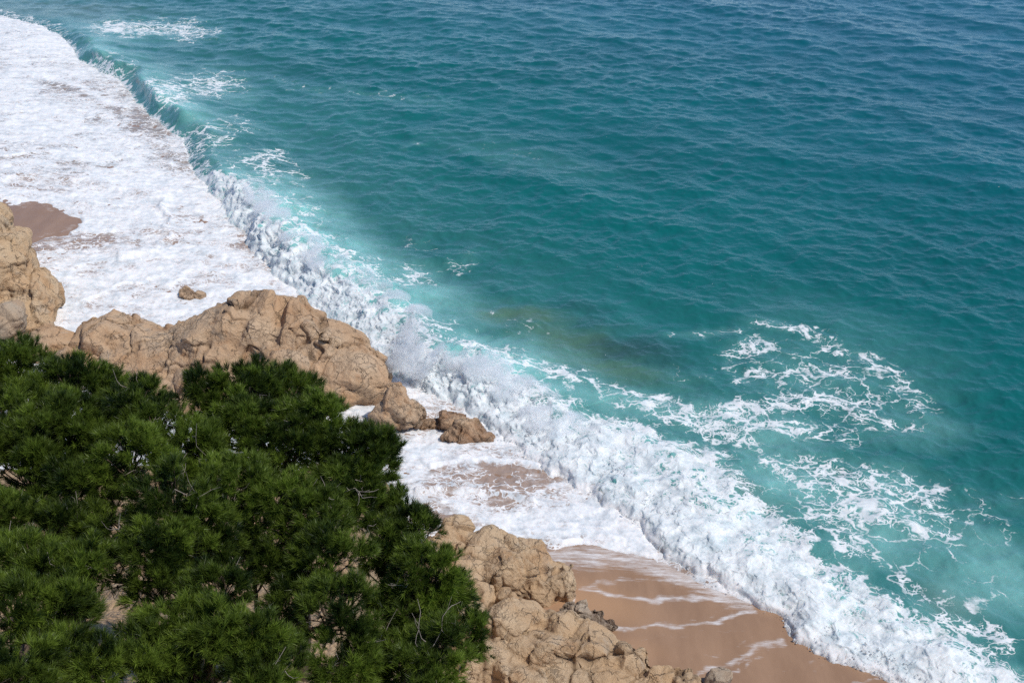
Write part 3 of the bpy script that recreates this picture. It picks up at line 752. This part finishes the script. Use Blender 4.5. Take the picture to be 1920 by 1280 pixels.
def pine(label, lobes, seed, dens=1.0, group='pine trees on the slope'):
    """lobes: (px, py, r px, distance m): the masses of foliage of one crown"""
    r = np.random.default_rng(seed)
    C, R = [], []
    for (cx, cy, rp, D) in lobes:
        D = D + r.uniform(-.5, .45)
        C.append(at_d(cx, cy, D)); R.append(.95 * rp * D / FPX)
    C, R = np.array(C), np.array(R)
    cen = np.average(C, axis=0, weights=R ** 2)
    bx, by = cen[0] - .3, cen[1] + .35
    bz = float(hill_z(np.array([bx]), np.array([by]))[0]) - .1
    base = np.array([bx, by, bz])
    root = bpy.data.objects.new('pine_tree', None); COL.objects.link(root)
    root.location = base; root.empty_display_size = .3
    tag(root, label, 'tree', group)
    wood, dead = Tubes(), Tubes()
    top = C[np.argmax(C[:, 2])] - base
    cenl = cen - base
    tp = np.array([[0, 0, 0], cenl * .35 + np.array([.08, 0, .1]), cenl * .72 + np.array([-.05, .05, .1]), .5 * cenl + .5 * top])
    tt = np.linspace(0, 3, 14); trunk = np.stack([np.interp(tt, range(4), tp[:, k]) for k in range(3)], -1)
    trunk[1:-1] = (trunk[:-2] + 2 * trunk[1:-1] + trunk[2:]) / 4
    wood.add(trunk, np.linspace(.14, .045, 14), 9)
    tips, dirs, tint_shade, siz = [], [], [], []
    for c, R_ in zip(C - base, R):
        lobe_t = r.normal() * .10
        i = np.argmin(np.linalg.norm(trunk - (c + np.array([0, 0, -.7])), axis=1))
        lp = limb(trunk[i], c + np.array([0, 0, -.25 * R_]), r, .12, 8)
        wood.add(lp, np.linspace(.05, .022, 8), 6)
        ncl = int(27 * dens * (R_ / .7) ** 2) + 7
        v = unit(r.normal(size=(ncl * 3, 3)))
        v = v[v[:, 2] > -.28][:ncl]
        cc = c + v * R_ * r.uniform(.76, 1.0, size=(len(v), 1)) * np.array([1, 1, .88])
        for q, vv in zip(cc, v):
            # a clump: a branchlet with a dome of needle tufts
            s0 = lp[-1 - r.integers(0, 4)]
            bp = limb(s0, q, r, .1, 5)
            wood.add(bp, np.linspace(.012, .006, 5), 4)
            cr = r.uniform(.15, .29)
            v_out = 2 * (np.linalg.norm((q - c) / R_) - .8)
            ax = unit(vv * .8 + np.array([0, 0, .75]) + r.normal(size=3) * .2)
            k = int(r.uniform(17, 26) * (cr / .2) ** 1.6) + 5
            d = unit(r.normal(size=(k, 3)) * .62 + ax)
            pos = q + d * cr * r.uniform(.25, 1.0, size=(k, 1)) - ax * cr * .35
            tips.append(pos); dirs.append(unit(d * .75 + ax * .6 + r.normal(size=(k, 3)) * .12))
            ct = np.clip(r.normal(.45, .22) + .18 * v_out + lobe_t, .05, .98)  # outer tufts coloured lighter, lit crown tops painted into the tint
            tint_shade.append(np.clip(ct + r.normal(size=k) * .16, 0, 1)); siz.append(r.uniform(.8, 1.25, size=k))
        dead.add(limb(trunk[max(i - 1, 0)], c, r, .2, 7, .1), np.linspace(.014, .006, 7), 4)
        # sparse inner tufts and dead twigs
        for _ in range(int(5 * dens * (R_ / .7))):
            v = unit(r.normal(size=3)); q = c + v * R_ * r.uniform(.1, .8)
            e = q + unit(r.normal(size=3) + np.array([0, 0, -.2])) * r.uniform(.25, .7)
            tw = limb(q, e, r, .25, 6, .25)
            dead.add(tw, np.linspace(.006, .0025, 6), 4)
            for _k in range(3):
                a0 = tw[r.integers(1, 5)]
                dead.add(limb(a0, a0 + unit(r.normal(size=3)) * r.uniform(.1, .3), r, .2, 4, .3), np.linspace(.005, .002, 4), 3)
        ki = int(190 * dens * (R_ / .7) ** 2)
        v = unit(r.normal(size=(ki, 3)))
        tips.append(c + np.array([0, 0, -.12 * R_]) + v * R_ * r.uniform(.2, .66, size=(ki, 1))); dirs.append(unit(v + r.normal(size=(ki, 3)) * .5 + np.array([0, 0, .3])))
        tint_shade.append(np.clip(r.normal(.08, .06, size=ki), 0, 1)); siz.append(r.uniform(.8, 1.1, size=ki))  # inner tufts coloured near black, shade inside the crown painted in
    tips, dirs, tint_shade, siz = np.concatenate(tips), np.concatenate(dirs), np.concatenate(tint_shade), np.concatenate(siz)
    # needles: long thin blades fanned round every tuft axis
    K = 40
    n = len(tips)
    ax = np.repeat(dirs, K, 0); sz = np.repeat(siz, K)[:, None]
    rd = unit(r.normal(size=(n * K, 3)))
    rd = unit(rd - (rd * ax).sum(1, keepdims=True) * ax)
    op = r.uniform(.15, 1.0, size=(n * K, 1)) * .95
    nd = unit(ax * np.cos(op) + rd * np.sin(op))
    st = np.repeat(tips, K, 0) - ax * r.uniform(0, .075, size=(n * K, 1)) * sz
    ln = r.uniform(.07, .12, size=(n * K, 1)) * sz
    side = unit(np.cross(nd, rd + r.normal(size=(n * K, 3)) * .8)) * .0034
    V = np.stack([st - side, st + side, st + nd * ln], 1).reshape(-1, 3)
    F = np.arange(n * K * 3).reshape(-1, 3)
    tn = np.repeat(np.repeat(tint_shade, K) + r.normal(size=n * K) * .08, 3)
    mesh_np('crown', V, F, MAT['needle'], False, root, {'tint_shade': np.clip(tn, 0, 1)})
    wood.build('trunk', MAT['bark'], root)
    dw = dead.build('deadwood', MAT['dead'], root)
    return n

# ------------------------------------------------------------------ spray and foam clumps thrown up by the breaker
def octa(P, R, stretch=None):
    o = np.array([[1, 0, 0], [-1, 0, 0], [0, 1, 0], [0, -1, 0], [0, 0, 1], [0, 0, -1]], float)
    f = np.array([[0, 2, 4], [2, 1, 4], [1, 3, 4], [3, 0, 4], [2, 0, 5], [1, 2, 5], [3, 1, 5], [0, 3, 5]])
    V = (P[:, None, :] + o[None] * R[:, None, None]).reshape(-1, 3)
    F = (f[None] + 6 * np.arange(len(P))[:, None, None]).reshape(-1, 3)
    return V, F
def along(n, r, lo, hi):
    seg = np.array([math.hypot(*(BW[i + 1, :2] - BW[i, :2])) for i in range(len(BW) - 1)])
    wt = np.array([seg[i] if lo <= BREAK[i][0] < hi else 0 for i in range(len(seg))])
    i = r.choice(len(seg), size=n, p=wt / wt.sum()); t = r.uniform(size=n)[:, None]
    return BW[i] * (1 - t) + BW[i + 1] * t
def build_spray():
    r = np.random.default_rng(5)
    Ps, Rs = [], []
    def cloud(n, lo, hi, back, up, spread, r0, r1, jets=0.0):
        b = along(n, r, lo, hi)
        s = fbm2(b[:, 0] * 1.1, b[:, 1] * 1.1, 3, 201)
        keep = r.uniform(-.6, .8, size=n) < s + .15
        b, s = b[keep], s[keep]; n = len(b)
        h = b[:, 2]
        off = b[:, 3] * .6 + np.abs(r.normal(size=n)) * back
        z = h * r.uniform(.5, 1.05, size=n) + np.abs(r.normal(size=n)) ** 1.3 * up * (.5 + np.clip(s + .3, 0, 1.5))
        p = np.stack([b[:, 0] - NX * off + r.normal(size=n) * spread, b[:, 1] - NY * off + r.normal(size=n) * spread, z], -1)
        Ps.append(p); Rs.append(r0 * np.exp(r.normal(size=n) * .45) + r1 * 0)
    cloud(9000, 400, 720, 1.0, .34, .25, .006, 0)
    cloud(6000, 730, 950, 1.0, .45, .3, .006, 0)
    cloud(5000, 900, 1400, 3.0, .2, .6, .006, 0)
    cloud(2500, 100, 360, .6, .18, .15, .008, 0)
    # the tall fan where two sections of the wave meet
    b0 = at(752, 712, .5)
    for (ax, ay, tx, ty, sp, n) in [(742, 690, 777, 572, .16, 9000), (760, 690, 792, 602, .18, 8000), (735, 690, 752, 612, .15, 5000), (775, 700, 815, 628, .2, 8000), (790, 705, 838, 648, .2, 7000), (720, 680, 735, 640, .2, 4000), (640, 600, 668, 545, .2, 3000), (500, 440, 520, 415, .2, 3000)]:
        p0, p1 = at_y(ax, ay, b0[1] + .2 if ax > 700 else at(ax, ay, .6)[1]), None
        p1 = at_y(tx, ty, p0[1] + .5)
        n = int(n * .35); t = r.beta(.95, 1.35, size=n)[:, None]
        wdt = sp * (1.2 - t) * 1.15
        p = p0 * (1 - t) + p1 * t + r.normal(size=(n, 3)) * wdt * np.array([1.0, 1.0, .5])
        keep = r.uniform(-.5, .7, size=n) < fbm3(p * 2.2, 3, 207) + .1
        p = p[keep]
        Ps.append(p); Rs.append(.0085 * np.exp(r.normal(size=len(p)) * .5))
    P, R = np.concatenate(Ps), np.concatenate(Rs)
    V, F = octa(P, R)
    o = mesh_np('sea_spray', V, F, MAT['spray'], True)
    tag(o, 'fine white spray thrown up along the crest of the breaking wave', 'spray', None, 'stuff')
def build_mist():
    """the soft veil of fine spray hanging over the crest: closed puffs of thin scattering air"""
    r = np.random.default_rng(25)
    Ps, Rs = [], []
    def lot(n, lo, hi, u0, u1, z0, z1, r0):
        b = along(n, r, lo, hi)
        s = fbm2(b[:, 0] * .7, b[:, 1] * .7, 3, 401)
        b = b[s > -.28]; n = len(b)
        off = b[:, 3] * r.uniform(u0, u1, size=n)
        Ps.append(np.stack([b[:, 0] - NX * off + r.normal(size=n) * .1, b[:, 1] - NY * off + r.normal(size=n) * .1, b[:, 2] * r.uniform(z0, z1, size=n)], -1))
        Rs.append(r0 * np.exp(r.normal(size=n) * .35))
    lot(170, 400, 720, .55, 1.05, .80, 1.05, .30)
    lot(90, 730, 950, .5, 1.1, .8, 1.1, .32)
    b0 = at(752, 712, .5)
    for (ax, ay, tx, ty, k) in [(745, 685, 777, 570, 26), (752, 685, 784, 590, 22), (765, 690, 803, 610, 20), (780, 700, 834, 642, 20), (738, 690, 755, 612, 18), (760, 690, 775, 620, 16)]:
        p0 = at_y(ax, ay, b0[1] + .2); p1 = at_y(tx, ty, p0[1] + .5)
        t = np.linspace(0, 1, k)[:, None]
        Ps.append(p0 * (1 - t) + p1 * t + r.normal(size=(k, 3)) * .08); Rs.append((.22 * (1.0 - t[:, 0]) + .12) * r.uniform(.7, 1.2, size=k))
    P, R = np.concatenate(Ps), np.concatenate(Rs)
    bm = bmesh.new(); bmesh.ops.create_icosphere(bm, subdivisions=2, radius=1)
    iv = np.array([v.co for v in bm.verts]); fi = np.array([[v.index for v in f.verts] for f in bm.faces]); bm.free()
    V = (P[:, None, :] + iv[None] * R[:, None, None] * np.array([1.3, 1.2, .7])).reshape(-1, 3)
    F = (fi[None] + len(iv) * np.arange(len(P))[:, None, None]).reshape(-1, 3)
    o = mesh_np('spray_mist', V, F, MAT['mist'], True)
    md = o.modifiers.new('union', 'REMESH'); md.mode = 'VOXEL'; md.voxel_size = .07
    tx = bpy.data.textures.new('puffs', 'CLOUDS'); tx.noise_scale = .35; tx.noise_depth = 3
    dm = o.modifiers.new('ragged', 'DISPLACE'); dm.texture = tx; dm.strength = .28; dm.mid_level = .55; dm.texture_coords = 'GLOBAL'
    tag(o, 'soft veil of drifting spray over the wave crest', 'mist', None, 'stuff')
def mat_mist():
    m = N('fine_mist')
    v = m.n('ShaderNodeVolumePrincipled', {'Color': (.97, .985, 1, 1), 'Density': 2.0, 'Anisotropy': .1})
    m.t.links.new(v.outputs[0], m.out.inputs['Volume'])
    return m.m
def mat_spray():
    m = N('spray_droplets')
    d = m.n('ShaderNodeBsdfDiffuse', {'Color': (.86, .88, .9, 1)})
    t = m.n('ShaderNodeBsdfTranslucent', {'Color': (.86, .9, .92, 1)})
    mx = m.n('ShaderNodeMixShader', {0: .4, 1: d.outputs[0], 2: t.outputs[0]})
    return m.done(mx.outputs[0])
def build_clumps(V, F, d, hb):
    """cauliflower lumps of foam sitting on the wave front and on the white water"""
    r = np.random.default_rng(15)
    bm = bmesh.new(); bmesh.ops.create_icosphere(bm, subdivisions=1, radius=1)
    iv = np.array([v.co for v in bm.verts]); fi = np.array([[v.index for v in f.verts] for f in bm.faces]); bm.free()
    Ps, Rs = [], []
    def lot(n, lo, hi, u0, u1, r0, zoff=0.0):
        b = along(n, r, lo, hi)
        s = fbm2(b[:, 0] * .9, b[:, 1] * .9, 3, 301)
        b = b[r.uniform(-.5, .9, size=n) < s + .25]
        n = len(b)
        u = r.uniform(u0, u1, size=n)
        h, w_ = b[:, 2], b[:, 3]
        uc = np.clip(u, 0, 1); fr = uc * (1 - .35 * uc ** 2) / .65
        lean = .27 * h * fr ** 2 * np.exp(-np.maximum(u - 1, 0) * 1.1) * sstep(.5, 1.1, h)
        off = u * w_ - lean
        z = h * fr * np.exp(-np.maximum(u - 1, 0) * w_ / 4.2) + r.uniform(-.08, .10, size=n) + zoff
        Ps.append(np.stack([b[:, 0] - NX * off + r.normal(size=n) * .1, b[:, 1] - NY * off + r.normal(size=n) * .1, z], -1))
        Rs.append(r0 * np.exp(r.normal(size=n) * .4))
    lot(2600, 405, 720, -.02, .6, .030)
    lot(1400, 730, 950, -.02, .6, .030)
    lot(2600, 940, 1700, -.05, .8, .024)
    P, R = np.concatenate(Ps), np.concatenate(Rs)
    nz = 1 + .35 * fbm3(iv * 1.6 + 3, 3, 9)
    base = iv * nz[:, None]
    n = len(P)
    ang = r.uniform(0, 2 * np.pi, size=n)
    c, s = np.cos(ang), np.sin(ang)
    VV = np.empty((n, len(iv), 3))
    VV[:, :, 0] = base[:, 0][None] * c[:, None] - base[:, 1][None] * s[:, None]
    VV[:, :, 1] = base[:, 0][None] * s[:, None] + base[:, 1][None] * c[:, None]
    VV[:, :, 2] = base[:, 2][None] * r.uniform(.6, 1.05, size=(n, 1))
    VV = P[:, None, :] + VV * R[:, None, None]
    VV = VV.reshape(-1, 3)
    VV += .022 * np.stack([noise3(VV * 11, 1), noise3(VV * 11, 2), noise3(VV * 11, 3)], -1)
    FF = (fi[None] + len(iv) * np.arange(n)[:, None, None]).reshape(-1, 3)
    o = mesh_np('whitewater_foam', VV, FF, MAT['foam'], True)
    tag(o, 'white churned foam tumbling down the front of the breaking wave', 'foam', None, 'stuff')
def mat_foam():
    m = N('thick_foam')
    pos = m.n('ShaderNodeNewGeometry').outputs['Position']
    n = m.noise(pos, 9, 6, .65)
    b = m.n('ShaderNodeBump', {'Strength': .8, 'Distance': .08, 'Height': n})
    p = m.n('ShaderNodeBsdfPrincipled', {'Base Color': m.mixc(m.map(n, .3, .7), (.74, .77, .78), (.88, .89, .89)), 'Roughness': .8, 'IOR': 1.2, 'Normal': b.outputs[0],
                                         'Subsurface Weight': 0.0})
    t = m.n('ShaderNodeBsdfTranslucent', {'Color': (.85, .87, .88, 1)})
    mx = m.n('ShaderNodeMixShader', {0: .35, 1: p.outputs[0], 2: t.outputs[0]})
    return m.done(mx.outputs[0])

# ------------------------------------------------------------------ build
MAT = {'sea': mat_sea(), 'sand': mat_sand(), 'hill': mat_hill(), 'needle': mat_needle(), 'bark': mat_bark('pine_bark', (.07, .045, .03), (.17, .115, .08)),
       'dead': mat_bark('dead_twigs', (.24, .2, .165), (.40, .35, .30)), 'spray': mat_spray(), 'mist': mat_mist(), 'foam': mat_foam(),
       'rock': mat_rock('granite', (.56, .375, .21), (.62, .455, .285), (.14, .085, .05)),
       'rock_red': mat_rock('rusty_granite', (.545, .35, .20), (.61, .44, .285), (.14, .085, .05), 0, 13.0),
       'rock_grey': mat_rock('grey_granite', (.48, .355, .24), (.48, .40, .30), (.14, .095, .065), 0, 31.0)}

V, F, dd, hb = build_sea(1500, 1300)
build_sand()
build_hill()
build_spray()
build_mist()
build_clumps(V, F, dd, hb)

# rocks: px, py, rx, ry, Y, depth radius, tilt
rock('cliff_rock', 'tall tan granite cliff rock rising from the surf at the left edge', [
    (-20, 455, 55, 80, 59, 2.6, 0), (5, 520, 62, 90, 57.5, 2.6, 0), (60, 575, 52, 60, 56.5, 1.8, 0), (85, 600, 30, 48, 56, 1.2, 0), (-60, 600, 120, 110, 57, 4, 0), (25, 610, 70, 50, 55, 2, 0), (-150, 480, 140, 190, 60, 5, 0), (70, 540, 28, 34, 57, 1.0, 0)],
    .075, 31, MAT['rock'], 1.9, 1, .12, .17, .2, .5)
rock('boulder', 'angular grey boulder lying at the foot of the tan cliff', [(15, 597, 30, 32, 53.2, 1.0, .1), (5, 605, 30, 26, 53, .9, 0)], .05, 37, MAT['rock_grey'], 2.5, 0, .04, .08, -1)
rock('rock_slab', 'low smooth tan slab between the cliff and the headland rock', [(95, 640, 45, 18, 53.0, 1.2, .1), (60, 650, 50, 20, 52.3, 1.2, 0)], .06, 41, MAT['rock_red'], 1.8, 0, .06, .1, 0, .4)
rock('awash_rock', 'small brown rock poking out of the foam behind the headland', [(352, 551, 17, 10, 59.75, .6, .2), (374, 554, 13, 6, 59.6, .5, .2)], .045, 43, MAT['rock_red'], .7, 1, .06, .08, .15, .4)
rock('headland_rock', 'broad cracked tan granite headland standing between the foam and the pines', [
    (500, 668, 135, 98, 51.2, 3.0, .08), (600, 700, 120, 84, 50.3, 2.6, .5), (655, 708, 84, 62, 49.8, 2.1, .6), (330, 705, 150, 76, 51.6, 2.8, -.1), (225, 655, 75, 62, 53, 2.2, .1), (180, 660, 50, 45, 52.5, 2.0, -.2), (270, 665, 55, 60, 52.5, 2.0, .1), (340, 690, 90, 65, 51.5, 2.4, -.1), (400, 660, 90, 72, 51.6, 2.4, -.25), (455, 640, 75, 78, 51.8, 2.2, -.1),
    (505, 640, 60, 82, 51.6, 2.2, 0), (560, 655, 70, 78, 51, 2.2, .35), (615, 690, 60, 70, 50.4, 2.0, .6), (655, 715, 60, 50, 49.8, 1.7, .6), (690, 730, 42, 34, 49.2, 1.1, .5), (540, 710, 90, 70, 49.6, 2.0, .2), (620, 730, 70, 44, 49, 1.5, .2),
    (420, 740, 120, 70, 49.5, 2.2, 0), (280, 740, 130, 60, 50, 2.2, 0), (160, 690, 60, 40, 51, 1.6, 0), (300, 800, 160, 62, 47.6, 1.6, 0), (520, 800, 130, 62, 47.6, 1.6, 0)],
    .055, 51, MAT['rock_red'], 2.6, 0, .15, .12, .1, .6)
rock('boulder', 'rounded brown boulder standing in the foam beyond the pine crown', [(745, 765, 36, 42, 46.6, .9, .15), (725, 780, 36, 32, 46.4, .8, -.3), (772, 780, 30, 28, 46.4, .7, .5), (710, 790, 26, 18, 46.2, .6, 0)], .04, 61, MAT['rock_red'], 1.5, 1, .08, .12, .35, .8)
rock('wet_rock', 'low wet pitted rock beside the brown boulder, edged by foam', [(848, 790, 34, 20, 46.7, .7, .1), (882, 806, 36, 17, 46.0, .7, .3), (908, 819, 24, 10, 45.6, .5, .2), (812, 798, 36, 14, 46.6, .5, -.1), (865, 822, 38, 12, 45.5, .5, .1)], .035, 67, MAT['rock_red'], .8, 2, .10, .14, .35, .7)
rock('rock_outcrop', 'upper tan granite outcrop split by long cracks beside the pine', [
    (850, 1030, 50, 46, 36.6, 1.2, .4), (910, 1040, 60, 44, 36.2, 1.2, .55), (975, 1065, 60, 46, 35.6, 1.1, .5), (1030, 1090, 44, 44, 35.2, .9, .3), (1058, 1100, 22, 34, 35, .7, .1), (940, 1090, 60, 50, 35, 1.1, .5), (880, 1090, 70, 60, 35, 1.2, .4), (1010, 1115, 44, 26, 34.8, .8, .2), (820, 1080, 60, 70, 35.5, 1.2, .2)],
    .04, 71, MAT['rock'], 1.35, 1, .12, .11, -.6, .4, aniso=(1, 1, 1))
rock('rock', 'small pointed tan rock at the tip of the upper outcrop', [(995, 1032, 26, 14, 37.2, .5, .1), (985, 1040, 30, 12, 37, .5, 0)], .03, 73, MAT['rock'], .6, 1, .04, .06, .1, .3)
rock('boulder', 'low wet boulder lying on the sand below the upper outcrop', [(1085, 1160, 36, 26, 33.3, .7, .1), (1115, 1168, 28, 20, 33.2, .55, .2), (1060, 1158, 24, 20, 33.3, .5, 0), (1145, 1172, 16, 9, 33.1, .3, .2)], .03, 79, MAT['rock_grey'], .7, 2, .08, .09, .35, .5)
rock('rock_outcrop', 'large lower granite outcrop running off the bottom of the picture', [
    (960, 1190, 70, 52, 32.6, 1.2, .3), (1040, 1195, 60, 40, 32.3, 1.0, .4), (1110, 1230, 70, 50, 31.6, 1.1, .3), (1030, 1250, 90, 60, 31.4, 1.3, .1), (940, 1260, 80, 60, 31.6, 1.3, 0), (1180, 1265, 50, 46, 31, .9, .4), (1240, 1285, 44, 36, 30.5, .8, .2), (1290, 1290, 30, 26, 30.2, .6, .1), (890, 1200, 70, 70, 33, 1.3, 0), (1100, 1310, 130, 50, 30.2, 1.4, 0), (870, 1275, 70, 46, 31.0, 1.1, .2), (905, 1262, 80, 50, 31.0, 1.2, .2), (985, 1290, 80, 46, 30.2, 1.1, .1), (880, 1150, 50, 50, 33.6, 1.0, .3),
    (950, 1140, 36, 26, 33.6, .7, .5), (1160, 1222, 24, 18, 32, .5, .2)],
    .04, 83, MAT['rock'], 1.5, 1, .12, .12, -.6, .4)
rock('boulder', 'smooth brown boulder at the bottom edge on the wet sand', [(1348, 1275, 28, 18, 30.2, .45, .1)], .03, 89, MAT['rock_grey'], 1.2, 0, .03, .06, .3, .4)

# pines: px, py, r px, distance
pine('dark bushy pine at the left edge in front of the tan cliff', [(15, 690, 72, 19), (70, 720, 65, 18.6), (130, 730, 66, 18.4), (25, 790, 90, 17.6), (110, 820, 90, 17.4), (190, 740, 60, 18.4), (50, 900, 95, 16.8), (140, 930, 80, 16.6), (15, 985, 70, 16.2), (125, 795, 54, 17.6), (10, 850, 56, 17.2), (200, 800, 50, 17.7)], 1)
pine('pine with domed crown in front of the headland rock', [(385, 745, 58, 18.4), (455, 735, 66, 18.4), (530, 745, 64, 18.2), (590, 790, 66, 17.8), (460, 820, 80, 17.4), (540, 850, 84, 17.2), (640, 840, 64, 17.6), (690, 845, 54, 17.4), (650, 910, 70, 17), (700, 895, 50, 17), (670, 960, 62, 16.6), (440, 785, 54, 17.9), (550, 800, 50, 17.7)], 2)
pine('pine crown filling the middle of the thicket', [(250, 770, 66, 17.8), (290, 800, 70, 17.4), (350, 850, 80, 16.8), (240, 870, 86, 16.4), (330, 940, 86, 16), (430, 930, 80, 16.2), (520, 950, 80, 16.2), (590, 980, 70, 16.4), (200, 1010, 76, 15.8), (290, 1030, 70, 15.6), (370, 1000, 70, 15.8), (120, 1010, 66, 16), (185, 850, 52, 17.2), (385, 872, 50, 16.9)], 3)
pine('slender pine on the right flank beside the granite outcrops', [(740, 960, 52, 17), (770, 1010, 66, 16.6), (710, 1030, 70, 16.2), (800, 1080, 70, 16), (840, 1130, 58, 15.8), (860, 1190, 50, 15.4), (760, 1150, 76, 15.4), (820, 1230, 66, 15), (720, 1230, 76, 14.8), (770, 1300, 90, 14.6)], 4)
pine('low pine with yellow green tips in the bottom left corner', [(40, 1060, 66, 14.8), (90, 1090, 60, 14.6), (30, 1160, 80, 14.4), (100, 1240, 66, 14), (20, 1270, 80, 13.8), (160, 1060, 50, 15), (115, 1150, 52, 14.4), (185, 1250, 46, 14)], 5, .9)
pine('front pine cut by the bottom edge of the picture', [(330, 1180, 66, 14.2), (400, 1190, 70, 14), (470, 1200, 66, 14), (270, 1230, 60, 14), (350, 1270, 86, 13.6), (480, 1280, 76, 13.6), (530, 1230, 46, 14)], 6)
pine('open pine behind the front one with bare inner twigs', [(620, 1060, 76, 15.6), (540, 1060, 70, 15.6), (640, 1150, 80, 15), (560, 1130, 60, 15.2), (470, 1060, 60, 15.8), (640, 1240, 66, 14.6), (390, 1050, 60, 15.8), (290, 1120, 60, 15.2), (410, 1120, 60, 15), (200, 1075, 56, 15.2)], 8, .9)
